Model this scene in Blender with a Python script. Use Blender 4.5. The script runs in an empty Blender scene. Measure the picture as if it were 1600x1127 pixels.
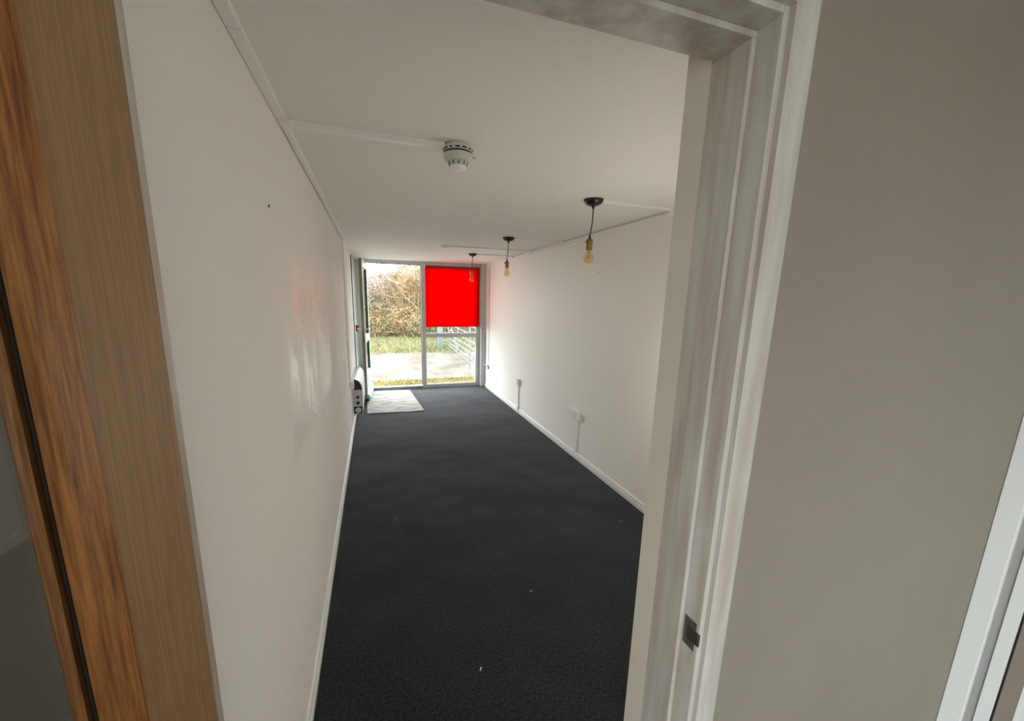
import bpy, math, random
from mathutils import Vector, Matrix

S = bpy.context.scene
C = S.collection
random.seed(7)
R = math.radians

# ------------------------------------------------------------------ camera
CAM_H = 1.6
YAW, PITCH, ROLL = R(18.2805), R(10.8838), R(1.1724)
cam_d = bpy.data.cameras.new('camera')
cam = bpy.data.objects.new('camera', cam_d); C.objects.link(cam)
fw = Vector((math.sin(YAW)*math.cos(PITCH), math.cos(YAW)*math.cos(PITCH), -math.sin(PITCH)))
rt = Vector((math.cos(YAW), -math.sin(YAW), 0)); up = rt.cross(fw)
r2 = math.cos(ROLL)*rt + math.sin(ROLL)*up
u2 = -math.sin(ROLL)*rt + math.cos(ROLL)*up
m = Matrix.Identity(4)
for i in range(3):
    m[i][0] = r2[i]; m[i][1] = u2[i]; m[i][2] = -fw[i]
m[0][3], m[1][3], m[2][3] = 0, 0, CAM_H
cam.matrix_world = m
cam_d.sensor_fit = 'HORIZONTAL'; cam_d.sensor_width = 36
cam_d.lens = 602.82/1600*36
cam_d.shift_x = (800-783.6)/1600; cam_d.shift_y = (584.8-563.5)/1600
cam_d.clip_start = .02; cam_d.clip_end = 300
S.camera = cam

# ------------------------------------------------------------------ sky: even overcast
SKY = 11.2
FILL = 23.0        # glow of the added fill lamp's globe, see the end of the script
w = bpy.data.worlds.new('overcast_sky'); S.world = w; w.use_nodes = True
nt = w.node_tree; nt.nodes.clear()
bg = nt.nodes.new('ShaderNodeBackground'); wo = nt.nodes.new('ShaderNodeOutputWorld')
bg.inputs[0].default_value = (.93, .97, 1.0, 1); bg.inputs[1].default_value = SKY
nt.links.new(bg.outputs[0], wo.inputs[0])

def portal(name, loc, rot, sx, sy):
    l = bpy.data.lights.new(name, 'AREA'); l.shape = 'RECTANGLE'; l.size = sx; l.size_y = sy
    o = bpy.data.objects.new(name, l); C.objects.link(o); o.location = loc; o.rotation_euler = rot
    l.cycles.is_portal = True
portal('daylight_portal_far', (.85, 7.03, 1.1), (R(90), 0, R(180)), 2.0, 2.2)
portal('daylight_portal_hall', (-.69, -1.575, 1.1), (R(90), 0, R(-90)), 2.05, 2.1)
portal('daylight_portal_back', (.75, -3.72, 1.15), (R(90), 0, 0), .9, 2.2)

# ------------------------------------------------------------------ exposure
S.view_settings.view_transform = 'Standard'; S.view_settings.look = 'None'
S.view_settings.gamma = 1; S.view_settings.use_curve_mapping = False
S.view_settings.exposure = 0.16
S.cycles.max_bounces = 14; S.cycles.diffuse_bounces = 10; S.cycles.glossy_bounces = 5
S.cycles.transparent_max_bounces = 24; S.cycles.transmission_bounces = 8
S.cycles.sample_clamp_indirect = 8
S.cycles.use_denoising = True

XL, XR, ZC, YF = -.2986, 1.936, 2.217, 6.95

# ------------------------------------------------------------------ materials
def new_mat(name):
    m = bpy.data.materials.new(name); m.use_nodes = True
    n = m.node_tree.nodes; l = m.node_tree.links
    return m, n, l, n['Principled BSDF']
def setp(p, **k):
    for a, v in k.items():
        p.inputs[a.replace('_', ' ')].default_value = v
def rgb(c): return (c[0], c[1], c[2], 1)
def mat(name, col, rough=.6, metal=0., var=.0, scale=20., bump=0., bscale=300., spec=.5, coord='Object', stretch=(1, 1, 1), col2=None):
    m, n, l, p = new_mat(name)
    setp(p, Roughness=rough, Metallic=metal); p.inputs['Specular IOR Level'].default_value = spec
    p.inputs['Base Color'].default_value = rgb(col)
    tc = n.new('ShaderNodeTexCoord'); mp = n.new('ShaderNodeMapping'); mp.inputs['Scale'].default_value = stretch
    l.new(tc.outputs[coord], mp.inputs[0])
    if var or col2:
        t = n.new('ShaderNodeTexNoise'); t.inputs['Scale'].default_value = scale; t.inputs['Detail'].default_value = 6
        l.new(mp.outputs[0], t.inputs['Vector'])
        rp = n.new('ShaderNodeValToRGB')
        c2 = col2 or tuple(max(0, x*(1-var)) for x in col)
        rp.color_ramp.elements[0].position = .35; rp.color_ramp.elements[0].color = rgb(c2)
        rp.color_ramp.elements[1].position = .65; rp.color_ramp.elements[1].color = rgb(col)
        l.new(t.outputs['Fac'], rp.inputs[0]); l.new(rp.outputs[0], p.inputs['Base Color'])
    if bump:
        t2 = n.new('ShaderNodeTexNoise'); t2.inputs['Scale'].default_value = bscale; t2.inputs['Detail'].default_value = 4
        l.new(mp.outputs[0], t2.inputs['Vector'])
        b = n.new('ShaderNodeBump'); b.inputs['Strength'].default_value = bump; b.inputs['Distance'].default_value = .004
        l.new(t2.outputs['Fac'], b.inputs['Height']); l.new(b.outputs[0], p.inputs['Normal'])
    return m
M = {}
M['ceil'] = mat('ceiling_paint', (.86, .845, .80), .75, bump=.12, bscale=120)
M['wall'] = mat('white_wall_paint', (.80, .78, .74), .6, bump=.15, bscale=110)
M['taupe'] = mat('taupe_hall_wall_paint', (.262, .222, .184), .75, var=.05, scale=3, bump=.15, bscale=130)
M['dirtywhite'] = mat('scuffed_white_gloss', (.57, .55, .505), .42, var=.0, scale=9, bump=.1, bscale=60, stretch=(3, 3, .35), col2=(.44, .375, .32))
M['white'] = mat('white_gloss_paint', (.78, .78, .76), .35)
M['reveal'] = mat('cream_reveal_paint', (.70, .645, .55), .7, bump=.1, bscale=120)
M['plastic'] = mat('white_plastic', (.88, .87, .85), .35)
M['shadetrim'] = mat('shaded_door_rebate', (.36, .355, .34), .5)  # the rebate's shaded side, put into the colour as grey
M['sill'] = mat('grey_threshold_metal', (.33, .34, .35), .5)
M['offwhite'] = mat('shaded_white_plastic', (.60, .59, .56), .4)
M['greyplastic'] = mat('grey_shaded_plastic', (.55, .55, .53), .4)
M['frame'] = mat('grey_white_frame_paint', (.56, .575, .575), .4, var=.06, scale=12)
M['framegreen'] = mat('pale_green_frame_paint', (.68, .745, .71), .4, var=.06, scale=12)
M['mint'] = mat('mint_green_door_paint', (.42, .62, .52), .4, var=.12, scale=14)
M['mint2'] = mat('turquoise_drip_bar_paint', (.30, .62, .54), .35)
M['stileshade'] = mat('dark_green_stile_shade', (.015, .05, .03), .5)  # green paint darkened to stand for a stile edge in shade
M['weather'] = mat('weathered_bare_wood_edge', (.32, .27, .19), .8, scale=14, stretch=(1, 1, .2), col2=(.12, .10, .08))
M['black'] = mat('black_metal', (.008, .008, .008), .3)
M['blackmatt'] = mat('black_rubber', (.008, .007, .006), .7)
M['brass'] = mat('aged_brass', (.30, .20, .075), .35, 1.0)
M['silver'] = mat('silver_heater_steel', (.55, .56, .57), .35, .7)
M['chrome'] = mat('bright_steel', (.75, .76, .77), .2, 1.0)
M['rust'] = mat('brown_lock_metal', (.05, .032, .02), .5, .4, scale=60, col2=(.09, .07, .05))
M['platemetal'] = mat('dull_steel_plate', (.20, .20, .17), .45, .7, scale=60, col2=(.10, .10, .085))
M['redplastic'] = mat('red_call_point_plastic', (.42, .012, .012), .4)
M['galv'] = mat('galvanised_steel', (.12,.137,.145), .6, .1, var=.2, scale=8)
M['mat'] = mat('pale_door_mat', (.43, .42, .40), .95, scale=5, bump=.5, bscale=160, col2=(.25, .245, .24), stretch=(1, 2.2, 1))
M['cord'] = mat('grey_cord', (.42, .40, .38), .6)
M['screw'] = mat('dark_screw', (.06, .055, .05), .5, .5)
M['filament'] = mat('filament_support', (.55, .30, .08), .4, .5)
M['speck'] = mat('white_speck', (.7, .68, .62), .8)
M['oakbead'] = None

# left wall: paint with two patches of whiteboard varnish, smeared
def gloss_wall():
    m, n, l, p = new_mat('white_wall_with_gloss_patches')
    p.inputs['Base Color'].default_value = (.83, .81, .775, 1)
    g = n.new('ShaderNodeNewGeometry'); sp = n.new('ShaderNodeSeparateXYZ'); l.new(g.outputs['Position'], sp.inputs[0])
    def step(sock, a, b):
        r = n.new('ShaderNodeMapRange'); r.interpolation_type = 'SMOOTHSTEP'
        r.inputs['From Min'].default_value = a; r.inputs['From Max'].default_value = b
        l.new(sock, r.inputs['Value']); return r.outputs[0]
    def mul(a, b, op='MULTIPLY'):
        q = n.new('ShaderNodeMath'); q.operation = op
        for i, v in enumerate((a, b)):
            if isinstance(v, (int, float)): q.inputs[i].default_value = v
            else: l.new(v, q.inputs[i])
        return q.outputs[0]
    Y, Z = sp.outputs['Y'], sp.outputs['Z']
    zz = mul(step(Z, .985, 1.005), step(Z, 2.05, 1.6))
    p1 = mul(step(Y, 1.25, 1.6), step(Y, 2.92, 2.88))
    p2 = mul(step(Y, 3.36, 3.40), step(Y, 4.62, 4.60))
    patch = mul(mul(p1, p2, 'ADD'), zz)
    mp = n.new('ShaderNodeMapping'); mp.inputs['Scale'].default_value = (1, 2.2, .9); l.new(g.outputs['Position'], mp.inputs[0])
    t = n.new('ShaderNodeTexNoise'); t.inputs['Scale'].default_value = 2.6; t.inputs['Detail'].default_value = 5; t.inputs['Distortion'].default_value = 1.2
    l.new(mp.outputs[0], t.inputs['Vector'])
    sm = step(t.outputs['Fac'], .35, .68)
    k = mul(patch, mul(mul(sm, .55), .45, 'ADD'))
    r = n.new('ShaderNodeMapRange'); r.inputs['To Min'].default_value = .85; r.inputs['To Max'].default_value = .26
    l.new(k, r.inputs['Value']); l.new(r.outputs[0], p.inputs['Roughness'])
    t2 = n.new('ShaderNodeTexNoise'); t2.inputs['Scale'].default_value = 110; l.new(g.outputs['Position'], t2.inputs['Vector'])
    b = n.new('ShaderNodeBump'); b.inputs['Strength'].default_value = .1; b.inputs['Distance'].default_value = .003
    l.new(t2.outputs['Fac'], b.inputs['Height']); l.new(b.outputs[0], p.inputs['Normal'])
    return m
M['glosswall'] = gloss_wall()

# right wall: plasterboard joints show as faint ridges
def seam_wall():
    m, n, l, p = new_mat('white_wall_with_faint_board_joints')
    p.inputs['Base Color'].default_value = (.90, .875, .82, 1); p.inputs['Roughness'].default_value = .55
    g = n.new('ShaderNodeNewGeometry'); sp = n.new('ShaderNodeSeparateXYZ'); l.new(g.outputs['Position'], sp.inputs[0])
    a = n.new('ShaderNodeMath'); a.operation = 'PINGPONG'; a.inputs[1].default_value = .6
    o = n.new('ShaderNodeMath'); o.operation = 'ADD'; o.inputs[1].default_value = -.4; l.new(sp.outputs['Y'], o.inputs[0]); l.new(o.outputs[0], a.inputs[0])
    r = n.new('ShaderNodeMapRange'); r.interpolation_type = 'SMOOTHSTEP'; r.inputs['From Min'].default_value = .0; r.inputs['From Max'].default_value = .05
    l.new(a.outputs[0], r.inputs['Value'])
    t2 = n.new('ShaderNodeTexNoise'); t2.inputs['Scale'].default_value = 100; l.new(g.outputs['Position'], t2.inputs['Vector'])
    ad = n.new('ShaderNodeMath'); ad.operation = 'MULTIPLY_ADD'; ad.inputs[1].default_value = .25
    l.new(t2.outputs['Fac'], ad.inputs[0]); l.new(r.outputs[0], ad.inputs[2])
    b = n.new('ShaderNodeBump'); b.inputs['Strength'].default_value = .25; b.inputs['Distance'].default_value = .004
    l.new(ad.outputs[0], b.inputs['Height']); l.new(b.outputs[0], p.inputs['Normal'])
    return m
M['seamwall'] = seam_wall()

def carpet():
    m, n, l, p = new_mat('charcoal_loop_carpet')
    g = n.new('ShaderNodeNewGeometry')
    t = n.new('ShaderNodeTexNoise'); t.inputs['Scale'].default_value = 95; t.inputs['Detail'].default_value = 5; t.inputs['Roughness'].default_value = .75; l.new(g.outputs['Position'], t.inputs['Vector'])
    t3 = n.new('ShaderNodeTexNoise'); t3.inputs['Scale'].default_value = 1.1; t3.inputs['Detail'].default_value = 2; l.new(g.outputs['Position'], t3.inputs['Vector'])
    rp = n.new('ShaderNodeValToRGB')
    rp.color_ramp.elements[0].position = .40; rp.color_ramp.elements[0].color = (.002, .002, .0022, 1)
    rp.color_ramp.elements[1].position = .64; rp.color_ramp.elements[1].color = (.038, .0375, .039, 1)
    l.new(t.outputs['Fac'], rp.inputs[0]); l.new(rp.outputs[0], p.inputs['Base Color'])
    setp(p, Roughness=.95); p.inputs['Specular IOR Level'].default_value = .12
    p.inputs['Sheen Weight'].default_value = .2; p.inputs['Sheen Roughness'].default_value = .5
    p.inputs['Sheen Tint'].default_value = (.75, .8, .9, 1)
    b = n.new('ShaderNodeBump'); b.inputs['Strength'].default_value = .7; b.inputs['Distance'].default_value = .006
    l.new(t.outputs['Fac'], b.inputs['Height'])
    b2 = n.new('ShaderNodeBump'); b2.inputs['Strength'].default_value = .55; b2.inputs['Distance'].default_value = .15
    l.new(t3.outputs['Fac'], b2.inputs['Height']); l.new(b2.outputs[0], b.inputs['Normal']); l.new(b.outputs[0], p.inputs['Normal'])
    return m
M['carpet'] = carpet()

def oak(name, c1, c2, dens, rough=.5, stretch=.02, dist=.6):
    m, n, l, p = new_mat(name)
    tc = n.new('ShaderNodeTexCoord'); mp = n.new('ShaderNodeMapping'); mp.inputs['Scale'].default_value = (1, 1, stretch)
    l.new(tc.outputs['Object'], mp.inputs[0])
    t = n.new('ShaderNodeTexNoise'); t.inputs['Scale'].default_value = dens; t.inputs['Detail'].default_value = 8; t.inputs['Roughness'].default_value = .65; t.inputs['Distortion'].default_value = dist
    l.new(mp.outputs[0], t.inputs['Vector'])
    rp = n.new('ShaderNodeValToRGB')
    rp.color_ramp.elements[0].position = .33; rp.color_ramp.elements[0].color = rgb(c2)
    rp.color_ramp.elements[1].position = .62; rp.color_ramp.elements[1].color = rgb(c1)
    l.new(t.outputs['Fac'], rp.inputs[0]); l.new(rp.outputs[0], p.inputs['Base Color']); setp(p, Roughness=rough)
    b = n.new('ShaderNodeBump'); b.inputs['Strength'].default_value = .12; b.inputs['Distance'].default_value = .003
    l.new(t.outputs['Fac'], b.inputs['Height']); l.new(b.outputs[0], p.inputs['Normal'])
    return m
M['oak'] = oak('oak_veneer', (.36, .213, .10), (.23, .127, .055), 420, .55, .022, .1)
M['oakbead'] = oak('oak_bead_coarse_grain', (.42, .165, .038), (.15, .046, .009), 230, .45, .045, .35)

def glass(name, tint=(1, 1, 1), rough=0.0, ior=1.5):
    m = bpy.data.materials.new(name); m.use_nodes = True
    n = m.node_tree.nodes; l = m.node_tree.links; n.clear()
    tr = n.new('ShaderNodeBsdfTransparent'); tr.inputs[0].default_value = rgb(tint)
    gl = n.new('ShaderNodeBsdfGlossy'); gl.inputs['Roughness'].default_value = rough
    fr = n.new('ShaderNodeFresnel'); fr.inputs['IOR'].default_value = ior
    g = n.new('ShaderNodeNewGeometry')
    # same reflectance from either face of the sheet
    mxi = n.new('ShaderNodeMix'); mxi.inputs[2].default_value = ior; mxi.inputs[3].default_value = 1/ior
    l.new(g.outputs['Backfacing'], mxi.inputs[0]); l.new(mxi.outputs[0], fr.inputs['IOR'])
    mx = n.new('ShaderNodeMixShader'); o = n.new('ShaderNodeOutputMaterial')
    l.new(fr.outputs[0], mx.inputs[0]); l.new(tr.outputs[0], mx.inputs[1]); l.new(gl.outputs[0], mx.inputs[2]); l.new(mx.outputs[0], o.inputs[0])
    return m
M['glass'] = glass('clear_window_glass', (.95, .97, .96))
M['doorglass'] = glass('door_glass', (.93, .95, .94))
M['amber'] = glass('amber_bulb_glass', (.97, .86, .60), .03)

def blind():
    m = bpy.data.materials.new('red_blind_cloth'); m.use_nodes = True
    n = m.node_tree.nodes; l = m.node_tree.links; n.clear()
    d = n.new('ShaderNodeBsdfDiffuse'); d.inputs[0].default_value = (.55, .002, .002, 1)
    t = n.new('ShaderNodeBsdfTranslucent'); t.inputs[0].default_value = (.74, .001, .001, 1)
    mx = n.new('ShaderNodeMixShader'); mx.inputs[0].default_value = .62
    o = n.new('ShaderNodeOutputMaterial')
    l.new(d.outputs[0], mx.inputs[1]); l.new(t.outputs[0], mx.inputs[2]); l.new(mx.outputs[0], o.inputs[0])
    return m
M['blind'] = blind()
M['redtube'] = mat('dark_red_roller_cover', (.35, .003, .004), .6)

def gravel():
    m, n, l, p = new_mat('pale_gravel')
    g = n.new('ShaderNodeNewGeometry')
    v = n.new('ShaderNodeTexVoronoi'); v.inputs['Scale'].default_value = 26; l.new(g.outputs['Position'], v.inputs['Vector'])
    t = n.new('ShaderNodeTexNoise'); t.inputs['Scale'].default_value = 1.3; t.inputs['Detail'].default_value = 8; l.new(g.outputs['Position'], t.inputs['Vector'])
    rp = n.new('ShaderNodeValToRGB'); rp.color_ramp.elements[0].position = .36; rp.color_ramp.elements[0].color = (.100, .085, .068, 1)
    rp.color_ramp.elements[1].position = .6; rp.color_ramp.elements[1].color = (.165, .15, .13, 1)
    l.new(t.outputs['Fac'], rp.inputs[0])
    mx = n.new('ShaderNodeMix'); mx.data_type = 'RGBA'; mx.blend_type = 'MULTIPLY'; mx.inputs[0].default_value = .35
    l.new(rp.outputs[0], mx.inputs[6]); l.new(v.outputs['Color'], mx.inputs[7]); l.new(mx.outputs[2], p.inputs['Base Color'])
    setp(p, Roughness=.95); p.inputs['Specular IOR Level'].default_value = .1
    b = n.new('ShaderNodeBump'); b.inputs['Strength'].default_value = .6; b.inputs['Distance'].default_value = .02
    l.new(v.outputs['Distance'], b.inputs['Height']); l.new(b.outputs[0], p.inputs['Normal'])
    return m
M['gravel'] = gravel()
M['concrete'] = mat('pale_bounce_concrete', (.50, .48, .44), .9, var=.15, scale=3)  # for unseen ground, pale so that daylight bounces up indoors
M['soil'] = mat('mossy_soil', (.055,.062,.02), .95, scale=3, col2=(.065,.05,.022), coord='Object')
M['grass'] = mat('green_grass', (.10,.115,.018), .7, scale=1.5, col2=(.105,.095,.03))
M['moss'] = mat('yellow_moss_grass', (.25,.185,.008), .7, scale=3, col2=(.18,.12,.008))
M['tan'] = mat('tan_dry_twigs', (.25,.20,.12), .8, scale=1.2, col2=(.21,.145,.075), spec=.1)
M['greytwig'] = mat('mauve_grey_twigs', (.18,.148,.135), .8, scale=1.2, col2=(.22,.18,.12), spec=.1)
M['olive'] = mat('olive_bramble_leaves', (.14,.15,.06), .7, scale=1.5, col2=(.20,.165,.075), spec=.1)

# ------------------------------------------------------------------ mesh helpers
class MB:
    def __init__(self): self.v = []; self.f = []
    def add(self, vs, fs):
        b = len(self.v); self.v += [tuple(v) for v in vs]; self.f += [tuple(b+i for i in f) for f in fs]; return self
    def box(self, x0, x1, y0, y1, z0, z1):
        x0, x1 = min(x0, x1), max(x0, x1); y0, y1 = min(y0, y1), max(y0, y1); z0, z1 = min(z0, z1), max(z0, z1)
        vs = [(x, y, z) for x in (x0, x1) for y in (y0, y1) for z in (z0, z1)]
        return self.add(vs, [(0, 1, 3, 2), (4, 6, 7, 5), (0, 4, 5, 1), (2, 3, 7, 6), (0, 2, 6, 4), (1, 5, 7, 3)])
    def prism(self, poly, axis, a, b):
        # poly: 2D points in the plane of the two other axes (in x,y,z order)
        def p(q, t):
            return {'x': (t, q[0], q[1]), 'y': (q[0], t, q[1]), 'z': (q[0], q[1], t)}[axis]
        n = len(poly); vs = [p(q, a) for q in poly]+[p(q, b) for q in poly]
        fs = [tuple(range(n))[::-1], tuple(range(n, 2*n))]+[(i, (i+1) % n, n+(i+1) % n, n+i) for i in range(n)]
        return self.add(vs, fs)
    def tube(self, pts, r, n=8, cap=True):
        pts = [Vector(p) for p in pts]; rs = r if isinstance(r, (list, tuple)) else [r]*len(pts)
        vs = []; k = len(pts); ref = None
        for i, p in enumerate(pts):
            d = (pts[min(i+1, k-1)]-pts[max(i-1, 0)]).normalized()
            if ref is None:
                ref = Vector((0, 0, 1)) if abs(d.z) < .9 else Vector((1, 0, 0))
            a = d.cross(ref).normalized(); b = d.cross(a)
            for j in range(n):
                t = 2*math.pi*j/n; vs.append(p+rs[i]*(math.cos(t)*a+math.sin(t)*b))
        fs = [(i*n+j, i*n+(j+1) % n, (i+1)*n+(j+1) % n, (i+1)*n+j) for i in range(k-1) for j in range(n)]
        if cap: fs += [tuple(range(n))[::-1], tuple((k-1)*n+j for j in range(n))]
        return self.add(vs, fs)
    def lathe(self, prof, c, n=32):
        # prof: (radius, z) list, axis vertical through c
        vs = []; k = len(prof)
        for r, z in prof:
            for j in range(n):
                t = 2*math.pi*j/n; vs.append((c[0]+r*math.cos(t), c[1]+r*math.sin(t), c[2]+z))
        fs = [(i*n+j, i*n+(j+1) % n, (i+1)*n+(j+1) % n, (i+1)*n+j) for i in range(k-1) for j in range(n)]
        if prof[0][0] > 1e-5: fs.append(tuple(range(n))[::-1])
        if prof[-1][0] > 1e-5: fs.append(tuple((k-1)*n+j for j in range(n)))
        return self.add(vs, fs)
    def build(self, name, material, parent=None, local=False, smooth=False, bevel=0., fix=True):
        off = Vector((0, 0, 0))
        if parent is not None and not local:
            o = parent
            while o: off += o.location; o = o.parent
        elif parent is None:
            xs, ys, zs = zip(*self.v)
            off = Vector(((min(xs)+max(xs))/2, (min(ys)+max(ys))/2, min(zs)))
        me = bpy.data.meshes.new(name)
        me.from_pydata([tuple(Vector(v)-off) for v in self.v], [], self.f)
        if fix:
            import bmesh
            bm = bmesh.new(); bm.from_mesh(me); bmesh.ops.recalc_face_normals(bm, faces=bm.faces); bm.to_mesh(me); bm.free()
        me.materials.append(M[material] if isinstance(material, str) else material)
        if smooth:
            me.shade_smooth()
        o = bpy.data.objects.new(name, me); C.objects.link(o)
        if parent is not None: o.parent = parent
        else: o.location = off
        if bevel:
            b = o.modifiers.new('bevel', 'BEVEL'); b.width = bevel; b.segments = 2; b.limit_method = 'ANGLE'; b.angle_limit = R(40)
        if smooth:
            try: me.set_sharp_from_angle(angle=R(42))
            except Exception: pass
        return o
def tag(o, label=None, cat=None, group=None, kind=None):
    if label: o['label'] = label
    if cat: o['category'] = cat
    if group: o['group'] = group
    if kind: o['kind'] = kind
    return o
def empty(name, loc, rz=0., label=None, cat=None, group=None, kind=None):
    o = bpy.data.objects.new(name, None); C.objects.link(o); o.location = loc; o.rotation_euler = (0, 0, rz)
    o.empty_display_size = .1
    return tag(o, label, cat, group, kind)
def copy_tree(o, parent=None):
    c = o.copy(); C.objects.link(c)
    if parent is not None: c.parent = parent
    for ch in list(o.children): copy_tree(ch, c)
    return c
def box(name, m, b, parent=None, bevel=0., local=False):
    return MB().box(*b).build(name, m, parent, local, bevel=bevel)
def struct(o, label=None): return tag(o, label, kind='structure')

# ================================================================== STRUCTURE
HXL, HXR, HY0, HZ = -.62, 1.951, -3.6, 2.75
struct(box('floor', 'carpet', (-.72, 2.1, -3.75, 7.0, -.12, 0)), 'charcoal grey loop pile carpet floor')
struct(box('ceiling', 'ceil', (-.6, 2.1, .70, 7.0, ZC, ZC+.1)), 'white painted ceiling')
struct(box('ceiling_hall', 'ceil', (-.72, 2.2, -3.75, .75, HZ, HZ+.1)), 'white hall ceiling behind the viewpoint')
struct(box('wall_left', 'glosswall', (XL-.06, XL, .69, 7.0, 0, ZC)), 'white left wall with shiny smeared patches')
struct(box('wall_right', 'seamwall', (XR, XR+.16, .80, 7.0, 0, ZC)), 'white right wall with faint board joints')
# partition with the doorway the camera looks through: hall side taupe, room side cream
wn = empty('wall_near', (1.3, .67, 0), kind='structure', label='taupe partition wall right of the doorway')
box('wall_panel', 'taupe', (.741, HXR, .602, .743, 0, HZ), wn)
box('wall_return', 'reveal', (.699, XR, .743, .814, 0, ZC), wn)
box('header_panel', 'taupe', (XL, .741, .602, .735, 2.14, HZ), wn)
box('wall_panel', 'taupe', (HXL-.1, XL-.03, .602, .69, 0, HZ), wn)
# the hall behind the camera
wl = empty('wall_hall_left', (HXL, 0, 0), kind='structure', label='hall wall behind the oak door')
box('wall_panel', 'taupe', (HXL-.1, HXL, -.55, .602, 0, HZ), wl)
box('wall_panel', 'taupe', (HXL-.1, HXL, -3.75, -2.6, 0, HZ), wl)
box('wall_panel', 'taupe', (HXL-.1, HXL, -2.6, -.55, 2.1, HZ), wl)
struct(box('wall_hall_right', 'taupe', (HXR, HXR+.15, -3.75, .8, 0, HZ)))
wb = empty('wall_back', (.75, HY0, 0), kind='structure', label='hall end wall behind the viewpoint')
box('wall_panel', 'taupe', (HXL-.1, .3, HY0-.15, HY0, 0, HZ), wb); box('wall_panel', 'taupe', (1.2, HXR+.1, HY0-.15, HY0, 0, HZ), wb)
box('wall_panel', 'taupe', (.3, 1.2, HY0-.15, HY0, 2.2, HZ), wb)
w3 = empty('fill_window_end', (.75, HY0-.07, 0), kind='structure', label='added glazed doors, unseen behind the viewpoint, to light the hall')  # unseen glazing, added to let fill daylight in from the end
for x in (.3, .72, 1.14): box('frame_post', 'frame', (x, x+.06, HY0-.1, HY0-.04, 0, 2.2), w3)
for x0, x1 in ((.36, .72), (.78, 1.14)):
    box('frame_rail', 'frame', (x0, x1, HY0-.1, HY0-.04, 2.14, 2.2), w3); box('frame_rail', 'frame', (x0, x1, HY0-.1, HY0-.04, 0, .06), w3)
    box('pane', 'glass', (x0, x1, HY0-.073, HY0-.067, .06, 2.14), w3)
w2 = empty('fill_window_side', (HXL-.05, -1.35, 0), kind='structure', label='added tall window, unseen behind the viewpoint, to light the hall')  # unseen opening, added for side light on the doorway
box('frame_post', 'frame', (HXL-.08, HXL-.02, -2.6, -2.54, 0, 2.1), w2); box('frame_post', 'frame', (HXL-.08, HXL-.02, -.61, -.55, 0, 2.1), w2)
box('frame_rail', 'frame', (HXL-.08, HXL-.02, -2.54, -.61, 2.04, 2.1), w2); box('frame_rail', 'frame', (HXL-.08, HXL-.02, -2.54, -.61, 0, .1), w2)
box('pane', 'glass', (HXL-.053, HXL-.047, -2.54, -.61, .1, 2.04), w2)

# baseboards
def skirting(name, x, s, y0, y1, label):
    prof = [(x, 0), (x-s*.016, 0), (x-s*.016, .034), (x-s*.012, .037), (x-s*.013, .052), (x-s*.009, .062), (x-s*.003, .066), (x, .066)]
    return struct(MB().prism(prof, 'y', y0, y1).build(name, 'white'), label)
skirting('baseboard_left', XL, -1, .70, 6.28, 'narrow white skirting along the left wall')
skirting('baseboard_right', XR, 1, .814, 6.83, 'white grooved skirting along the right wall')

# ---------------------------------------------------------------- doorway frame
t1 = empty('trim_1', (.21, .66, 0), kind='structure', label='scuffed white door frame around the near doorway')
def part(name, m, b, parent=t1, bevel=.002): return box(name, m, b, parent, bevel)
part('jamb', 'dirtywhite', (.709, .741, .598, .743, 0, 2.14))
part('jamb', 'dirtywhite', (XL-.03, -.297, .598, .69, 0, 2.14))
part('head', 'dirtywhite', (-.297, .709, .598, .735, 2.108, 2.14))
part('door_stop', 'dirtywhite', (.697, .709, .648, .700, 0, 2.096))
part('jamb_lining', 'dirtywhite', (.6985, .709, .700, .743, 0, 2.097))
part('door_stop', 'dirtywhite', (-.297, -.285, .648, .688, 0, 2.096))
part('door_stop', 'dirtywhite', (-.297, .709, .648, .735, 2.096, 2.108))
def arch_prof(x0, x1):   # plan section of the moulded architrave, facing -Y
    y = .602
    return [(x0, y), (x0, .586), (x0+.004, .583), (x0+.05, .5815), (x1-.012, .5835), (x1-.006, .588), (x1, .592), (x1, y)]
MB().prism(arch_prof(.721, .788), 'z', 0, 2.19).build('architrave', 'dirtywhite', t1, smooth=True)
MB().prism([(XL-.02, .602), (XL-.02, .583), (XL-.085, .585), (XL-.085, .602)], 'z', 0, 2.19).build('architrave', 'dirtywhite', t1)
MB().prism([(.602, 2.119), (.585, 2.119), (.5815, 2.126), (.5835, 2.175), (.592, 2.186), (.602, 2.186)], 'x', XL-.02, .721).build('architrave', 'dirtywhite', t1)
sp = MB().box(.7075, .7095, .608, .643, .765, .842).build('strike_plate', 'platemetal', t1); sp['label'] = 'dull steel lock keep'
MB().box(.7065, .7085, .617, .633, .785, .822).build('latch_hole', 'rust', sp)
MB().prism([(.7072, .617), (.7072, .600), (.7110, .5965), (.7118, .597), (.7092, .602), (.7092, .617)], 'z', .788, .822).build('lip', 'rust', sp)

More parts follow.
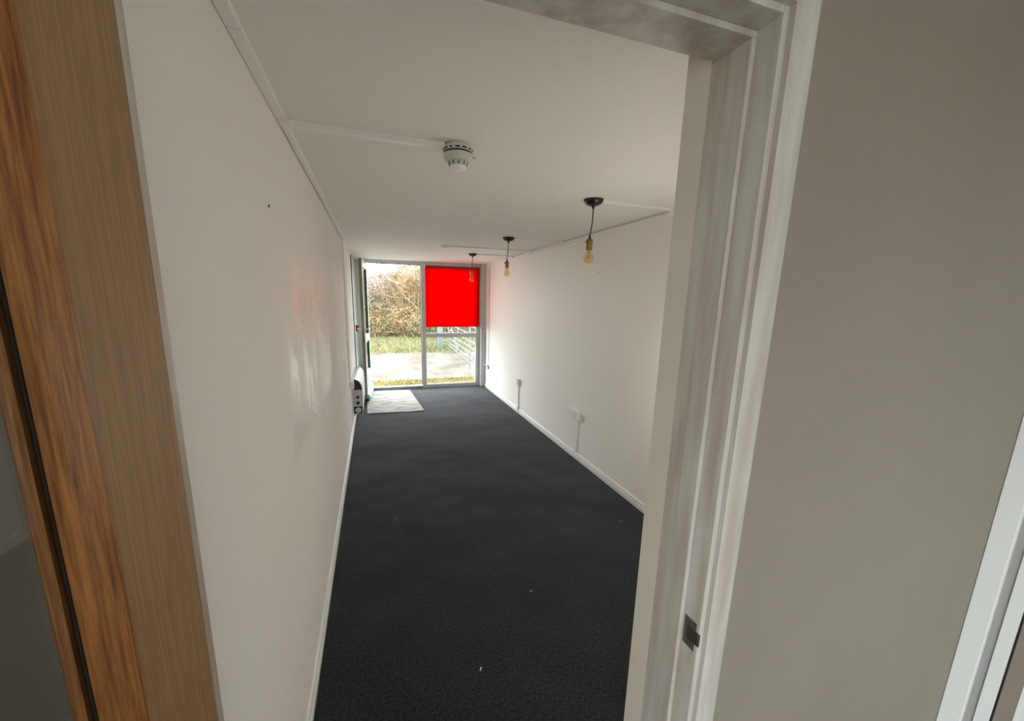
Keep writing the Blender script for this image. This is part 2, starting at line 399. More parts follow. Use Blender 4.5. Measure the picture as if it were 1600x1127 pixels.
# ---------------------------------------------------------------- oak door with glass, opened into the hall
d1 = empty('door_1', (-.297, .598, 0), R(-93), kind='structure', label='open oak door with tall glass panel, held back in the hall')
L1, ST = .998, .14
def dp(name, m, b, bevel=.0015): return box(name, m, b, d1, bevel, True)
dp('stile', 'oak', (0.002, ST, 0, .044, .008, 2.09)); dp('stile', 'oak', (L1-ST, L1, 0, .044, .008, 2.09))
dp('top_rail', 'oak', (ST, L1-ST, 0, .044, 1.96, 2.09)); dp('bottom_rail', 'oak', (ST, L1-ST, 0, .044, .008, .32))
for side in (0, 1):
    def yy(y): return y if side else .044-y
    pr = [(ST, yy(.028)), (ST-.0, yy(.0462)), (ST+.006, yy(.0475)), (ST+.029, yy(.0405)), (ST+.033, yy(.036)), (ST+.033, yy(.0262))]
    MB().prism(pr, 'z', .32, 1.96).build('glazing_bead', 'oakbead', d1, True)
    MB().prism([(L1-a, b) for a, b in pr], 'z', .32, 1.96).build('glazing_bead', 'oakbead', d1, True)
    for z0, z1 in ((.32, .353), (1.927, 1.96)):
        MB().box(ST+.03, L1-ST-.03, yy(.028), yy(.041), z0, z1).build('glazing_bead', 'oakbead', d1, True)
for x in (ST+.033, L1-ST-.035):
    dp('glass_gasket', 'blackmatt', (x, x+.002, .0246, .0262, .35, 1.93), 0)
dp('pane', 'doorglass', (ST+.01, L1-ST-.01, .0195, .0245, .33, 1.95), 0)
for z in (.2, 1.05, 1.85):
    MB().tube([(-.0, -.004, z), (-.0, -.004, z+.1)], .006, 10).build('hinge', 'chrome', d1, True)

# ---------------------------------------------------------------- frame of another door at the far right of the hall
t2 = empty('trim_2', (1.94, .3, 0), kind='structure', label='bright white door frame in the hall corner at the far right')
MB().box(HXR-.016, HXR, .548, .601, 0, 2.15).build('architrave', 'white', t2, bevel=.002)
MB().box(HXR-.002, HXR+.02, .524, .549, 0, 2.12).build('jamb_rebate', 'shadetrim', t2)
MB().box(HXR-.010, HXR+.02, .494, .525, 0, 2.10).build('jamb', 'white', t2, bevel=.001)
MB().box(HXR-.004, HXR+.02, .489, .4945, 0, 2.10).build('door_gap', 'blackmatt', t2)
MB().box(HXR-.002, HXR+.02, .452, .489, 0, 2.09).build('door_lipping', 'taupe', t2)
MB().box(HXR-.003, HXR+.02, -.35, .452, 0, 2.09).build('door_leaf', 'white', t2)

# ---------------------------------------------------------------- end window wall
w1 = empty('window_1', (.85, 6.95, 0), kind='structure', label='grey white framed window wall with red blind over the upper pane')
def wp(name, m, b, bevel=.003): return box(name, m, b, w1, bevel)
wp('side_panel', 'framegreen', (XL, -.135, 6.93, 7.0, 0, 2.165))
wp('door_post', 'framegreen', (-.135, -.088, 6.915, 7.0, 0, 2.165))
wp('head_rail', 'frame', (XL, XR, 6.90, 7.0, 2.165, ZC))
wp('door_mullion', 'frame', (.790, .858, 6.915, 7.0, 0, 2.165))
wp('gasket', 'blackmatt', (.784, .790, 6.93, 6.99, .066, 2.165), 0)
wp('gasket', 'blackmatt', (-.088, .784, 6.935, 6.99, 2.157, 2.165), 0)
wp('threshold', 'sill', (-.088, .790, 6.91, 7.02, 0, .05))
wp('bottom_rail', 'frame', (.858, 1.844, 6.915, 7.0, 0, .066))
wp('transom', 'frame', (.858, 1.775, 6.915, 7.0, .920, .992))
wp('stile', 'frame', (1.775, 1.844, 6.915, 7.0, .066, 2.165))
wp('corner_post', 'frame', (1.844, XR, 6.83, 7.0, 0, ZC))
wp('pane', 'glass', (.858, 1.775, 6.953, 6.959, .992, 2.165), 0)
wp('pane', 'glass', (.858, 1.775, 6.953, 6.959, .066, .920), 0)
for x0, x1, z0, z1 in ((.858, .867, .066, .92), (1.766, 1.775, .066, .92), (.867, 1.766, .066, .078), (.867, 1.766, .992, 1.002), (.858, .867, .992, 2.165), (1.766, 1.775, .992, 2.165)):
    wp('glazing_bead', 'white', (x0, x1, 6.94, 6.953, z0, z1), 0)
# casing beside the front door
t3 = empty('trim_3', (XL, 6.6, 0), kind='structure', label='white boxed casing on the left wall beside the front door')
box('casing_board', 'wall', (XL, XL+.016, 6.30, 6.93, 0, ZC-.012), t3, .001)
box('shadow_gap', 'screw', (XL, XL+.012, 6.285, 6.30, 0, ZC-.012), t3)
box('casing_head', 'wall', (XL, -.09, 6.80, 6.90, 2.19, ZC), t3, .001)

# front door, opened inwards along the left wall
d2 = empty('door_2', (-.085, 6.925, 0), math.atan2(-.85, -.055), kind='structure', label='mint green glazed front door standing open inwards')
T2 = .043
def ep(name, m, b, bevel=.002, parent=d2): return box(name, m, b, parent, bevel, True)
ep('hinge_stile', 'mint', (0, .09, -T2, 0, .072, 2.15)); ep('lock_stile', 'mint', (.762, .85, -T2, 0, .072, 2.15))
ep('top_rail', 'framegreen', (.09, .762, -T2, 0, 2.04, 2.15)); ep('middle_rail', 'mint', (.09, .762, -T2, 0, .905, 1.01)); ep('bottom_rail', 'mint', (.09, .762, -T2, 0, .072, .42))
ep('pane', 'glass', (.09, .762, -.026, -.020, .42, .905), 0); ep('pane', 'glass', (.09, .762, -.026, -.020, 1.01, 2.04), 0)
ep('stile_edge_shade', 'stileshade', (.0905, .0955, -.040, -.001, .43, .90), 0); ep('stile_edge_shade', 'stileshade', (.0905, .0955, -.040, -.001, 1.015, 2.035), 0)  # dark strips drawn for shade on the hinge stile's inner edge
ep('worn_edge', 'weather', (.8505, .853, -T2+.001, -.001, .075, 2.148), 0)
MB().prism([(0, .075), (.045, .075), (.045, .088), (.02, .135), (0, .142)], 'x', .01, .845).build('drip_bar', 'mint2', d2, True)
ep('bottom_seal', 'blackmatt', (.02, .85, -.035, .012, .03, .073), 0)
h = MB().tube([(.80, -.105, 1.13), (.80, .062, 1.13)], .007, 10).build('door_handle', 'chrome', d2, True, smooth=True)
MB().tube([(.80, .055, 1.13), (.79, .062, 1.13), (.70, .062, 1.128)], .010, 10).build('lever', 'chrome', h, True, smooth=True)
MB().tube([(.80, -.098, 1.13), (.79, -.105, 1.13), (.70, -.105, 1.128)], .009, 10).build('lever', 'chrome', h, True, smooth=True)

# ================================================================== OUTDOORS
GZ = -.15
g = MB().box(-40, 40, 7.02, 90, GZ-.1, GZ).build('gravel_track', 'gravel'); struct(g, 'pale gravel yard outside the front door')
struct(box('ground_yard', 'concrete', (-.72, 40, -30, HY0-.15, GZ-.1, GZ)), 'unseen yard behind the building, made pale to bounce daylight')
struct(box('ground', 'concrete', (-40, -.72, -30, 7.02, GZ-.1, GZ)), 'unseen ground beside the building, made pale to bounce daylight')
def strip(name, m, y0, y1, label, hump=.03):
    vs = []; fs = []; nx, ny = 60, 10
    for i in range(nx+1):
        for j in range(ny+1):
            x = -14+34*i/nx; t = j/ny
            y = y0+(y1-y0)*t+(.25*math.sin(x*1.7)+.15*math.sin(x*4.1+1))*(1 if j in (0,) else .0)*min(1, (y1-y0)/4)
            vs.append((x, y, GZ+.004+hump*math.sin(math.pi*min(1, t*2+.02)/2)+.02*random.random()*(t > 0)))
    for i in range(nx):
        for j in range(ny):
            a = i*(ny+1)+j; fs.append((a, a+ny+1, a+ny+2, a+1))
    return struct(MB().add(vs, fs).build(name, m), label)
struct(box('bounce_apron', 'concrete', (-4, 6, 7.02, 7.62, GZ-.05, GZ+.012)), 'pale apron added outside the front door to bounce daylight')  # hidden below the sill, added to throw daylight onto the ceiling
strip('verge_ground', 'soil', 12.7, 26, 'grass verge ground beyond the gravel', .08)
strip('moss_ground', 'soil', 7.6, 8.35, 'mossy strip of ground just outside the door', .02)
def blades(name, m, x0, x1, y0, y1, n, h0, h1, wd, label, edge=.2):
    mb = MB(); rr = random.Random(len(name))
    for _ in range(n):
        x = rr.uniform(x0, x1); y = rr.uniform(y0, y1)+rr.gauss(0, edge); hh = rr.uniform(h0, h1); a = rr.uniform(0, 6.28)
        dx, dy = math.cos(a)*wd, math.sin(a)*wd; lx, ly = rr.gauss(0, .5)*hh, rr.gauss(0, .5)*hh
        mb.add([(x-dx, y-dy, GZ), (x+dx, y+dy, GZ), (x+lx*.4+dx*.7, y+ly*.4+dy*.7, GZ+hh*.6), (x+lx*.4-dx*.7, y+ly*.4-dy*.7, GZ+hh*.6), (x+lx, y+ly, GZ+hh)], [(0, 1, 2, 3), (3, 2, 4)])
    return tag(mb.build(name, m, fix=False), label, 'grass', kind='stuff')
blades('moss_grass', 'moss', -1.5, 3.2, 7.65, 8.3, 5200, .03, .08, .008, 'short yellowish grass strip outside the front door', .06)
blades('verge_grass', 'grass', -4, 9, 12.8, 18.5, 15000, .06, .20, .012, 'green grass verge between gravel and hedge', .25)
mbs = MB(); rr = random.Random(5)
for _ in range(900):
    x, y, s = rr.uniform(-3, 6), rr.uniform(8.4, 12.9), rr.uniform(.012, .035)
    mbs.add([(x+s*math.cos(a)*rr.uniform(.7, 1.2), y+s*math.sin(a)*rr.uniform(.7, 1.2), GZ) for a in (0, 1.26, 2.5, 3.77, 5.03)]+[(x, y, GZ+s*.6)], [(0, 1, 5), (1, 2, 5), (2, 3, 5), (3, 4, 5), (4, 0, 5)])
tag(mbs.build('gravel_stones', 'gravel', fix=False), 'loose pale stones scattered over the gravel', 'gravel', kind='stuff')

def bush(x, y, hgt, spread, nst, m, label, seed, leafm=None, nleaf=0, lean=.25):
    rr = random.Random(seed)
    root = empty('hedge_shrub', (x, y, GZ), 0, label, 'shrub', 'bare winter shrubs of the hedge')
    mb = MB(); tips = []
    def tw(p, d, ln, r, segs, wob):
        pts = [p]; rs = [r]
        for i in range(segs):
            d = (d+Vector((rr.gauss(0, wob), rr.gauss(0, wob), rr.gauss(0, wob*.7)))).normalized()
            p = p+d*(ln/segs); pts.append(p); rs.append(max(.0045, r*(1-(i+1)/segs*.75)))
        mb.tube(pts, rs, 3, False); return pts, d
    for s in range(nst):
        a = rr.uniform(0, 6.28); q = spread*.55*math.sqrt(rr.random())
        p = Vector((x+q*math.cos(a), y+q*math.sin(a)*.6, GZ)); hh = hgt*rr.uniform(.45, 1.0)
        d = Vector((rr.gauss(0, lean), rr.gauss(0, lean), 1)).normalized()
        pts, _ = tw(p, d, hh, rr.uniform(.014, .028), 6, .13)
        for k in range(7):
            i = rr.randint(1, 5); b = pts[i].lerp(pts[i+1], rr.random())
            d2_ = Vector((rr.gauss(0, .7), rr.gauss(0, .7), rr.uniform(.1, 1.0))).normalized()
            q2, _ = tw(b, d2_, hgt*rr.uniform(.14, .3), rr.uniform(.008, .013), 4, .22)
            for k2 in range(4):
                j = rr.randint(1, 3); d3 = Vector((rr.gauss(0, .8), rr.gauss(0, .8), rr.uniform(-.1, .9))).normalized()
                q3, _ = tw(q2[j], d3, hgt*rr.uniform(.05, .14), .0065, 3, .3); tips.append(q3[-1])
    mb.build('branches', m, root, fix=False)
    if nleaf:
        lb = MB()
        for _ in range(nleaf):
            t = rr.choice(tips)+Vector((rr.gauss(0, .14), rr.gauss(0, .14), rr.gauss(0, .14))); t.z = max(t.z, GZ+.03); s = rr.uniform(.018, .04)
            u = Vector((rr.gauss(0, 1), rr.gauss(0, 1), rr.gauss(0, 1))).normalized(); v = u.orthogonal().normalized()
            lb.add([t-u*s, t+v*s*.6, t+u*s, t-v*s*.6], [(0, 1, 2, 3)])
        lf = lb.build('leaves', leafm, root, fix=False); lf['kind'] = 'stuff'
    return root
bush(-3.2, 19.2, 3.3, 2.4, 70, 'greytwig', 'mauve grey bare shrub at the left end of the hedge', 11, 'greytwig', 3000)
bush(-.9, 19.4, 2.9, 2.0, 110, 'greytwig', 'thin grey shrub low against the sky beside the front door', 12, 'greytwig', 5000)
bush(.55, 19.1, 3.6, 1.9, 150, 'greytwig', 'mauve grey twiggy shrub left of the tall tan one', 13, 'tan', 3500)
bush(1.85, 18.8, 4.4, 1.9, 190, 'tan', 'tall tan shrub in the middle of the open doorway', 14, 'tan', 5000)
bush(3.3, 19.0, 4.6, 2.0, 150, 'tan', 'tall tan shrub behind the window mullion', 15, 'olive', 4000)
bush(5.2, 19.2, 4.2, 2.4, 90, 'tan', 'tan shrub behind the field gate', 16, 'olive', 4000)
bush(7.6, 19.4, 3.8, 2.4, 60, 'greytwig', 'mauve grey shrub at the right end of the hedge', 17, 'olive', 3000)
bush(.0, 18.0, 1.5, 1.5, 110, 'tan', 'low tan bramble at the hedge foot left in the doorway', 21, 'olive', 4000, .5)
bush(1.3, 17.9, 1.7, 1.5, 120, 'tan', 'low tangled bramble at the hedge foot in mid doorway', 22, 'tan', 5000, .5)
bush(2.7, 17.8, 1.5, 1.5, 90, 'olive', 'low olive green bramble behind the gate post', 23, 'olive', 4000, .5)
bush(4.4, 18.0, 1.5, 1.8, 70, 'tan', 'low bramble seen through the field gate bars', 24, 'olive', 3000, .5)
bush(-1.9, 18.1, 1.4, 1.8, 60, 'tan', 'low bramble at the left foot of the hedge', 25, 'olive', 2500, .5)

# field gate
GA, GB = Vector((2.44, 13.35)), Vector((2.265, 8.55))
gate = empty('field_gate', ((GA.x+GB.x)/2, (GA.y+GB.y)/2, GZ), 0, 'galvanised steel bar field gate standing open along the track', 'gate')
def gp(t, z): p = GA.lerp(GB, t); return (p.x, p.y, z)
for z in (0, .105, .25, .40, .55, .735, .93):
    MB().tube([gp(0, z), gp(1, z)], .017, 8).build('gate_bar', 'galv', gate, smooth=True)
for t in (0, .40, .78, 1):
    MB().tube([gp(t, -.03), gp(t, .96)], .022, 8).build('upright', 'galv', gate, smooth=True)
for a, b in ((.02, .40), (.78, .40)):
    MB().tube([gp(a, .93), gp(b, 0)], .014, 8).build('brace', 'galv', gate, smooth=True)
MB().tube([gp(.785, -.05), gp(.785, GZ)], .02, 8).build('drop_bolt', 'galv', gate)
po = empty('gate_post', (2.17, 13.5, GZ), 0, 'thick galvanised post at the far end of the field gate', 'post')
MB().box(2.08, 2.26, 13.42, 13.58, GZ, 1.25).build('shaft', 'galv', po, bevel=.01)
MB().lathe([(.10, 0), (.10, .02), (.03, .06), (0, .06)], (2.17, 13.5, 1.25), 4).build('cap', 'galv', po)
MB().tube([(2.26, 13.45, .15), (2.45, 13.37, .15)], .02, 8).build('hinge_pin', 'galv', po)
MB().tube([(2.26, 13.45, .78), (2.45, 13.37, .78)], .02, 8).build('hinge_pin', 'galv', po)

# ================================================================== THINGS INDOORS
# roller blind
rb = empty('roller_blind', (1.34, 6.89, 1.11), 0, 'bright red roller blind half lowered over the right hand window', 'blind')
MB().box(.859, 1.822, 6.889, 6.8905, 1.125, 2.135).build('blind_cloth', 'blind', rb)
MB().tube([(.859, 6.893, 2.14), (1.822, 6.893, 2.14)], .021, 16).build('roller', 'redtube', rb, smooth=True)
MB().box(.859, 1.822, 6.886, 6.8935, 1.108, 1.126).build('bottom_bar', 'redtube', rb, bevel=.003)
for x in (.855, 1.822):
    MB().box(x, x+.004, 6.865, 6.905, 2.115, 2.165).build('bracket', 'plastic', rb)

# blind cord on the right wall
bc = empty('blind_cord', (XR-.012, 6.6, .40), 0, 'grey looped blind cord hanging down the right wall to a weight', 'cord')
MB().tube([(XR-.010, 6.60, 2.17), (XR-.010, 6.595, 1.2), (XR-.012, 6.59, .45)], .005, 6).build('cord', 'cord', bc)
MB().lathe([(.004, .09), (.013, .07), (.016, .03), (.011, .005), (0, 0)], (XR-.018, 6.58, .36), 12).build('weight', 'cord', bc, smooth=True)
ch = empty('cord_holder', (XR-.02, 6.72, .42), 0, 'small white cord holder low on the right wall by the window', 'hook')
MB().box(XR-.012, XR, 6.70, 6.74, .40, .45).build('plate', 'plastic', ch, bevel=.002)
MB().tube([(XR-.01, 6.72, .425), (XR-.06, 6.72, .43)], .008, 8).build('peg', 'plastic', ch)
wc = empty('window_catch', (XR-.02, 6.72, 1.10), 0, 'slim white cord cleat at mid height on the right wall', 'cleat')
MB().box(XR-.008, XR, 6.705, 6.735, 1.08, 1.24).build('plate', 'plastic', wc, bevel=.002)
MB().tube([(XR-.006, 6.72, 1.20), (XR-.045, 6.72, 1.215)], .006, 8).build('horn', 'plastic', wc)

# pendants
def pendant(x, y, label, bend):
    e = empty('pendant_lamp', (x, y, ZC-.385), 0, label, 'pendant lamp', 'pendant bulbs on the ceiling')
    MB().lathe([(.060, 0), (.060, -.004), (.056, -.014), (.046, -.026), (.030, -.034), (.010, -.038), (.008, -.052), (0, -.052)], (x, y, ZC), 32).build('ceiling_rose', 'black', e, smooth=True)
    pts = [(x+bend*math.sin(t*math.pi)*.006-.012*t, y, ZC-.045-.165*t) for t in [i/8 for i in range(9)]]
    MB().tube(pts, .0035, 8).build('flex', 'blackmatt', e, smooth=True)
    x -= .012; z = ZC-.21
    MB().lathe([(.004, 0), (.007, -.001), (.0075, -.018), (0, -.018)], (x, y, z), 16).build('cord_grip', 'black', e, smooth=True)
    z -= .018
    h = MB().lathe([(.008, 0), (.013, -.003), (.020, -.010), (.021, -.013), (.021, -.018), (.0185, -.020), (.0185, -.066), (.0195, -.067), (.0195, -.070), (0, -.070)], (x, y, z), 24).build('bulb_holder', 'brass', e, smooth=True)
    MB().tube([(x-.019, y, z-.022), (x-.030, y, z-.022)], .004, 8).build('switch_key', 'brass', h)
    z -= .068
    MB().lathe([(.013, 0), (.0135, -.008), (.017, -.018), (.025, -.030), (.030, -.042), (.032, -.052), (.0305, -.063), (.025, -.074), (.015, -.081), (0, -.0835)], (x, y, z), 24).build('bulb', 'amber', e, smooth=True)
    fb = MB(); fb.tube([(x, y, z), (x, y, z-.030)], [.004, .002], 8)
    for k in range(6):
        a = k*math.pi/3; b = a+.5
        fb.tube([(x+.006*math.cos(a), y+.006*math.sin(a), z-.026), (x+.015*math.cos(b), y+.015*math.sin(b), z-.064)], .0008, 5)
    fb.build('filament', 'filament', e)
    return e
pendant(1.312, 2.235, 'black pendant with brass holder and amber bulb, nearest of three', 1)
pendant(1.316, 3.845, 'black pendant with amber bulb, second from the doorway', .3)
pendant(1.322, 5.375, 'black pendant with clear looking bulb hanging before the red blind', 0)

# smoke detector
sx, sy = .353, 1.695
sd = empty('smoke_detector', (sx, sy, ZC-.09), 0, 'round white smoke detector on the ceiling', 'smoke detector')
MB().lathe([(.050, 0), (.052, -.008), (.060, -.012), (.061, -.018), (.061, -.020), (0, -.020)], (sx, sy, ZC), 40).build('base', 'offwhite', sd, smooth=True)
for k in range(14):
    a = k*2*math.pi/14; 
    q = MB(); n = 5; w_ = .30 if k % 3 else .16
    vs = []
    for i in range(n+1):
        t = a-w_/2+w_*i/n
        for r_ in (.0575, .0612):
            for z in (-.0218, -.0278): vs.append((sx+r_*math.cos(t), sy+r_*math.sin(t), ZC+z))
    fs = []
    for i in range(n):
        b = i*4
        fs += [(b, b+4, b+5, b+1), (b+2, b+3, b+7, b+6), (b, b+2, b+6, b+4), (b+1, b+5, b+7, b+3)]
    fs += [(0, 1, 3, 2), (n*4, n*4+2, n*4+3, n*4+1)]
    q.add(vs, fs).build('vent_slot', 'blackmatt', sd)
MB().lathe([(.061, -.020), (.0605, -.022), (.0605, -.0285), (.059, -.031), (0, -.031)], (sx, sy, ZC), 40).build('vent_ring', 'offwhite', sd, smooth=True)
MB().lathe([(.0575, -.0315), (.0575, -.036), (0, -.036)], (sx, sy, ZC), 40).build('shadow_ring', 'blackmatt', sd, smooth=True)
MB().lathe([(.054, -.037), (.060, -.038), (.059, -.052), (.054, -.060), (.044, -.065), (0, -.065)], (sx, sy, ZC), 40).build('head', 'offwhite', sd, smooth=True)
MB().lathe([(.040, -.065), (.034, -.082), (0, -.082)], (sx, sy, ZC), 32).build('sensor_cage', 'greyplastic', sd, smooth=True)
for k in range(10):
    a = k*2*math.pi/10+.2
    MB().tube([(sx+.0395*math.cos(a), sy+.0395*math.sin(a), ZC-.067), (sx+.0350*math.cos(a), sy+.0350*math.sin(a), ZC-.080)], .0022, 6).build('cage_slot', 'blackmatt', sd)
MB().lathe([(.033, -.082), (.031, -.088), (.024, -.094), (.012, -.0975), (0, -.098)], (sx, sy, ZC), 32).build('dome', 'plastic', sd, smooth=True)
MB().box(sx+.058, sx+.074, sy-.008, sy+.004, ZC-.045, ZC-.038).build('test_tab', 'offwhite', sd, bevel=.002)

# cable trunking
def trunk(label, pieces, name='cable_trunking'):
    xs = [v for p in pieces for v in p[1][0:2]]; ys = [v for p in pieces for v in p[1][2:4]]; zs = [v for p in pieces for v in p[1][4:6]]
    e = empty(name, ((min(xs)+max(xs))/2, (min(ys)+max(ys))/2, min(zs)), 0, label, 'cable trunking', 'white surface cable trunking')
    for nm, b in pieces: box(nm, 'plastic', b, e, .0028)
    return e
d = .016
trunk('white trunking in the corner of ceiling and left wall', [
    ('trunking_length', (XL+.001, XL+.034, 0.75, 1.166, ZC-.015, ZC)), ('trunking_length', (XL+.001, XL+.034, 1.170, 1.656, ZC-.015, ZC)),
    ('tee_cover', (XL+.001, XL+.038, 1.660, 1.715, ZC-.017, ZC)), ('trunking_length', (XL+.004, XL+.030, 1.719, 3.05, ZC-.014, ZC)), ('trunking_length', (XL+.004, XL+.030, 3.052, 4.62, ZC-.014, ZC)), ('elbow_cover', (XL+.001, XL+.032, 4.62, 4.67, ZC-.02, ZC))])
trunk('white trunking across the ceiling to the smoke detector', [('trunking_length', (XL+.038, sx-.056, sy-.017, sy+.011, ZC-.023, ZC)), ('collar', (XL+.038, XL+.050, sy-.019, sy+.013, ZC-.024, ZC))])
trunk('white trunking down the left wall to the heater spur box', [('trunking_length', (XL, XL+.017, 4.632, 4.660, .655, ZC-.02))])
trunk('white trunking run along the top of the right wall', [
    ('trunking_length', (XR-.015, XR, 2.20, 2.54, 2.184, 2.208)), ('joint_cover', (XR-.018, XR, 2.54, 2.58, 2.181, 2.210)), ('trunking_length', (XR-.015, XR, 2.58, 3.80, 2.184, 2.208)), ('trunking_length', (XR-.015, XR, 3.802, 5.40, 2.184, 2.208))])
trunk('white ceiling trunking to the pendant nearest the doorway', [('trunking_length', (1.371, XR-.012, 2.224, 2.249, ZC-.015, ZC)), ('elbow_cover', (XR-.05, XR-.001, 2.218, 2.255, ZC-.034, ZC-.005))])
trunk('white ceiling trunking to the second pendant', [('trunking_length', (1.374, XR-.012, 3.832, 3.858, ZC-.015, ZC)), ('elbow_cover', (XR-.04, XR-.001, 3.828, 3.862, ZC-.034, ZC-.005))])
trunk('white ceiling trunking to the pendant before the red blind', [('trunking_length', (1.380, XR-.012, 5.362, 5.388, ZC-.015, ZC)), ('elbow_cover', (XR-.04, XR-.001, 5.358, 5.392, ZC-.034, ZC-.005))])
trunk('long white ceiling trunking ending in a small junction box', [('trunking_length', (.865, XR-.012, 4.685, 4.712, ZC-.017, ZC)), ('junction_box', (.785, .865, 4.672, 4.725, ZC-.032, ZC)), ('elbow_cover', (XR-.04, XR-.001, 4.68, 4.716, ZC-.034, ZC-.005))])
trunk('white trunking up the left wall beside the front door', [('trunking_length', (XL+.016, XL+.036, 6.46, 6.505, .45, 1.07)), ('trunking_length', (XL+.016, XL+.036, 6.46, 6.505, 1.17, ZC-.02))])
# fire call point
cp = empty('fire_call_point', (XL+.04, 6.483, 1.07), 0, 'small red fire call point on the left wall by the front door', 'call point')
MB().box(XL+.016, XL+.052, 6.438, 6.528, 1.072, 1.168).build('back_box', 'redplastic', cp, bevel=.004)
MB().box(XL+.052, XL+.064, 6.442, 6.524, 1.076, 1.164).build('front_cover', 'redplastic', cp, bevel=.003)
MB().box(XL+.064, XL+.066, 6.462, 6.504, 1.10, 1.14).build('press_plate', 'redplastic', cp)

# wall sockets on the right wall
def socket(y0, y1, z0, z1, gangs, label):
    e = empty('wall_socket', (XR-.02, (y0+y1)/2, z0), 0, label, 'socket', 'white sockets on the right wall')
    MB().box(XR-.036, XR, y0+.002, y1-.002, z0+.002, z1-.002).build('back_box', 'plastic', e, bevel=.003)
    pl = MB().box(XR-.046, XR-.036, y0, y1, z0, z1).build('socket_plate', 'plastic', e, bevel=.003)
    wdt = (y1-y0)/gangs
    for g_ in range(gangs):
        c = y0+wdt*(g_+.5)
        MB().box(XR-.0495, XR-.045, c-.006, c+.006, z1-.026, z1-.010).build('rocker_switch', 'plastic', pl, bevel=.001)
        for dy, dz, a, b in ((0, .044, .002, .005), (-.011, .024, .0035, .002), (.011, .024, .0035, .002)):
            MB().box(XR-.0464, XR-.0455, c+dy-a, c+dy+a, z0+dz-b-.008, z0+dz+b-.008).build('pin_hole', 'blackmatt', pl)
    return e
socket(3.312, 3.458, .425, .513, 2, 'white double socket on the right wall, nearer the doorway')
socket(4.998, 5.086, .415, .505, 1, 'white single socket on the right wall, nearer the window')
trunk('white trunking below the double socket', [('trunking_length', (XR-.017, XR, 3.338, 3.366, .066, .427))])
trunk('white trunking below the single socket', [('trunking_length', (XR-.016, XR, 5.030, 5.052, .115, .417)), ('end_box', (XR-.028, XR, 5.018, 5.064, .03, .115))])

# heater
hx0, hx1, hy0, hy1, hz0, hz1 = XL+.004, -.176, 5.0, 6.0, .155, .60
he = empty('wall_heater', ((hx0+hx1)/2, 5.5, hz0), 0, 'silver wall heater with black curved end cap low on the left wall', 'heater')
def hprof(ins=0.):
    p = [(hx0+ins, hz0+ins), (hx1-.006-ins, hz0+ins), (hx1-ins, hz0+.02+ins), (hx1-ins, hz1-.13)]
    for k in range(1, 9):
        a = k/8*math.pi/2; p.append((hx1-.085-ins+.085*math.cos(a), hz1-.13+(.13-ins)*math.sin(a)))
    return p+[(hx0+ins, hz1-ins)]
MB().prism(hprof(), 'y', hy0, hy1).build('casing', 'silver', he, smooth=True)
cap = [q for q in hprof(.006) if q[1] > hz1-.131]
cap = [(hx0+.006, hz1-.135), (hx1-.006, hz1-.135)]+cap[1:]
MB().prism(cap, 'y', hy0-.006, hy0).build('end_cap', 'black', he)
ctl = MB().box(hx0+.004, hx1-.006, hy0-.004, hy0, hz0+.012, hz1-.137).build('control_panel', 'greyplastic', he, bevel=.002)
cx = (hx0+hx1)/2
MB().box(cx-.016, cx+.018, hy0-.012, hy0-.004, .355, .388).build('switch', 'black', ctl, bevel=.002)
def ycyl(x, z, r, y0, y1, nm, m, parent, n=24):
    MB().tube([(x, y0, z), (x, y1, z)], r, n).build(nm, m, parent, smooth=True)
ycyl(cx+.002, .298, .020, hy0-.018, hy0-.004, 'knob', 'black', ctl)
MB().box(cx-.048, cx+.050, hy0-.010, hy0-.004, .160, .250).build('outlet_frame', 'black', ctl, bevel=.006)
ycyl(cx+.002, .205, .036, hy0-.016, hy0-.010, 'outlet_disc', 'silver', ctl)
for y in (5.2, 5.8):
    MB().box(XL, hx0+.01, y-.02, y+.02, .2, .5).build('bracket', 'greyplastic', he)
for k in range(12):
    MB().box(hx1-.001, hx1+.003, hy0+.08, hy1-.08, .22+k*.016, .226+k*.016).build('front_louvre', 'greyplastic', he)
spb = empty('spur_box', (XL+.02, 4.65, .555), 0, 'small white fused spur box above the heater on the left wall', 'switch box')
MB().box(XL, XL+.036, 4.605, 4.691, .56, .654).build('back_box', 'plastic', spb, bevel=.003)
MB().box(XL+.036, XL+.045, 4.603, 4.693, .558, .656).build('front_plate', 'plastic', spb, bevel=.002)
MB().box(XL+.045, XL+.049, 4.64, 4.655, .60, .618).build('rocker_switch', 'plastic', spb)
tag(MB().tube([(XL+.02, 4.65, .562), (XL+.018, 4.66, .42), (XL+.018, 4.74, .25), (XL+.020, 4.87, .17), (XL+.03, 4.95, .15), (XL+.05, 5.02, .148)], .006, 8).build('heater_flex', 'plastic', smooth=True), 'white flex looping from the spur box down to the heater', 'cable')

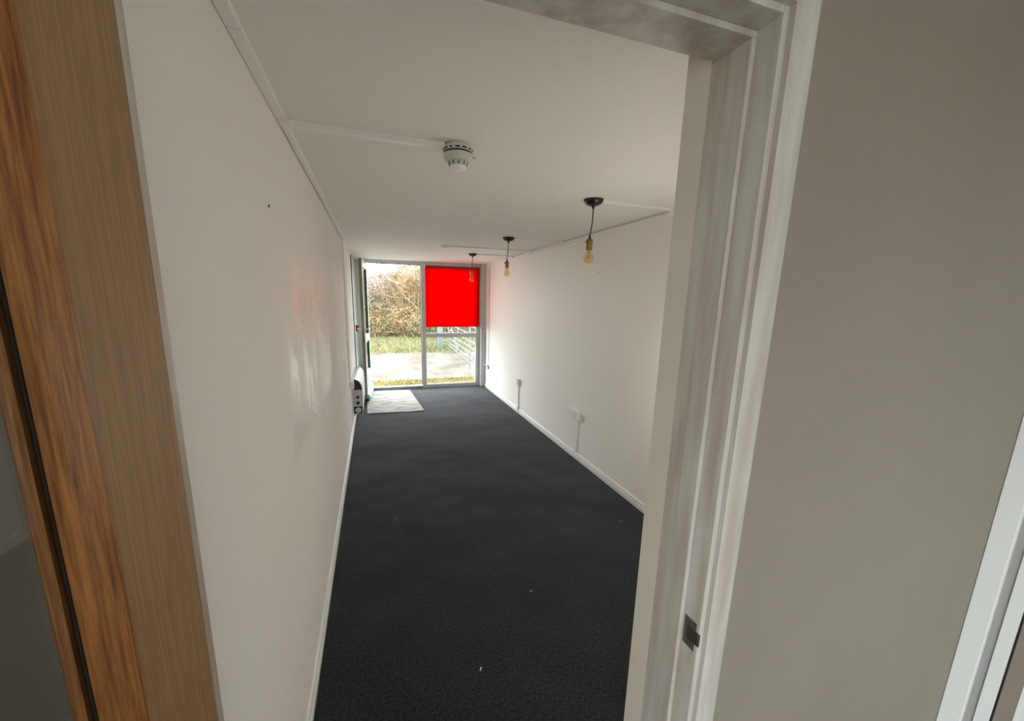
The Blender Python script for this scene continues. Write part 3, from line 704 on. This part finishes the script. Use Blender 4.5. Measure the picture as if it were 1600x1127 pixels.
# door mat with a crease
A, B, Cc, D = Vector((-.172, 6.86)), Vector((.545, 6.79)), Vector((.636, 5.447)), Vector((-.142, 5.48))
mm = MB(); nx, ny = 14, 110; vs = []
for i in range(nx+1):
    for j in range(ny+1):
        s, t = i/nx, j/ny; p = (D.lerp(Cc, s)).lerp(A.lerp(B, s), t)
        ridge = math.exp(-((t-(.745+.155*s))/.010)**2)*.013
        vs.append((p.x, p.y, .012+ridge+.0015*math.sin(7*s+3*t)))
top = len(vs); vs += [(x, y, .001) for x, y, z in vs]
fs = []
def ix(i, j): return i*(ny+1)+j
for i in range(nx):
    for j in range(ny):
        fs.append((ix(i, j), ix(i+1, j), ix(i+1, j+1), ix(i, j+1))); fs.append((top+ix(i, j), top+ix(i, j+1), top+ix(i+1, j+1), top+ix(i+1, j)))
for i in range(nx):
    fs.append((ix(i, 0), top+ix(i, 0), top+ix(i+1, 0), ix(i+1, 0))); fs.append((ix(i, ny), ix(i+1, ny), top+ix(i+1, ny), top+ix(i, ny)))
for j in range(ny):
    fs.append((ix(0, j), ix(0, j+1), top+ix(0, j+1), top+ix(0, j))); fs.append((ix(nx, j), top+ix(nx, j), top+ix(nx, j+1), ix(nx, j+1)))
tag(mm.add(vs, fs).build('door_mat', 'mat', smooth=True), 'pale worn door mat with a crease inside the front door', 'door mat')

# screws left in the walls
def screw(x, s, y, z, label):
    o = MB().tube([(x, y, z), (x-s*.002, y, z), (x-s*.002, y, z), (x-s*.004, y, z)], [.003, .003, .0055, .004], 8).build('wall_screw', 'screw')
    tag(o, label, 'screw', 'screws left in the walls')
screw(XL, -1, 1.437, 1.872, 'dark screw left high in the left wall')
screw(XR, 1, 3.128, 1.859, 'dark screw in the right wall below the nearest pendant')
screw(XR, 1, 4.327, 1.870, 'dark screw in the right wall, middle of three')
screw(XR, 1, 5.517, 1.875, 'dark screw in the right wall, nearest the red blind')

# crumbs on the carpet
def crumb(x, y, a, label, k=.45):
    o = MB().box(-.010, .010, -.003, .003, 0, .004).build('paper_scrap', 'speck'); o.location = (x, y, 0.0005); o.rotation_euler[2] = a; o.scale = (k, k, k)
    tag(o, label, 'litter', 'white scraps on the carpet')

crumb(.385, 1.372, .9, 'white paper scrap on the carpet closest to the doorway', .75)
crumb(.776, 1.739, .2, 'white paper scrap on the carpet in the middle of the floor')
crumb(.09, 2.686, 1.4, 'white paper scrap on the carpet near the left wall')
crumb(1.684, 2.197, 2.1, 'white paper scrap on the carpet near the right wall')

# added lamp, unseen behind the partition: warm fill for the near end
lx, ly = 1.57, 1.55
fl = empty('fill_lamp', (lx, ly, 0), 0, 'added fill lamp with opal globe, unseen behind the partition', 'floor lamp')
MB().lathe([(.13, 0), (.13, .012), (.03, .02), (0, .02)], (lx, ly, 0.001), 32).build('base', 'white', fl, smooth=True)
MB().tube([(lx, ly, .02), (lx, ly, .93)], .01, 12).build('pole', 'white', fl, smooth=True)
gm, gn, gl_, gp_ = new_mat('fill_lamp_globe'); gp_.inputs['Base Color'].default_value = (.9, .88, .82, 1)
gp_.inputs['Emission Color'].default_value = (1, .95, .87, 1); gp_.inputs['Emission Strength'].default_value = FILL
rg = .11
MB().lathe([(rg*math.sin(k/12*math.pi)+1e-4, -rg*math.cos(k/12*math.pi)) for k in range(13)], (lx, ly, .93+rg), 24).build('globe', gm, fl, smooth=True)
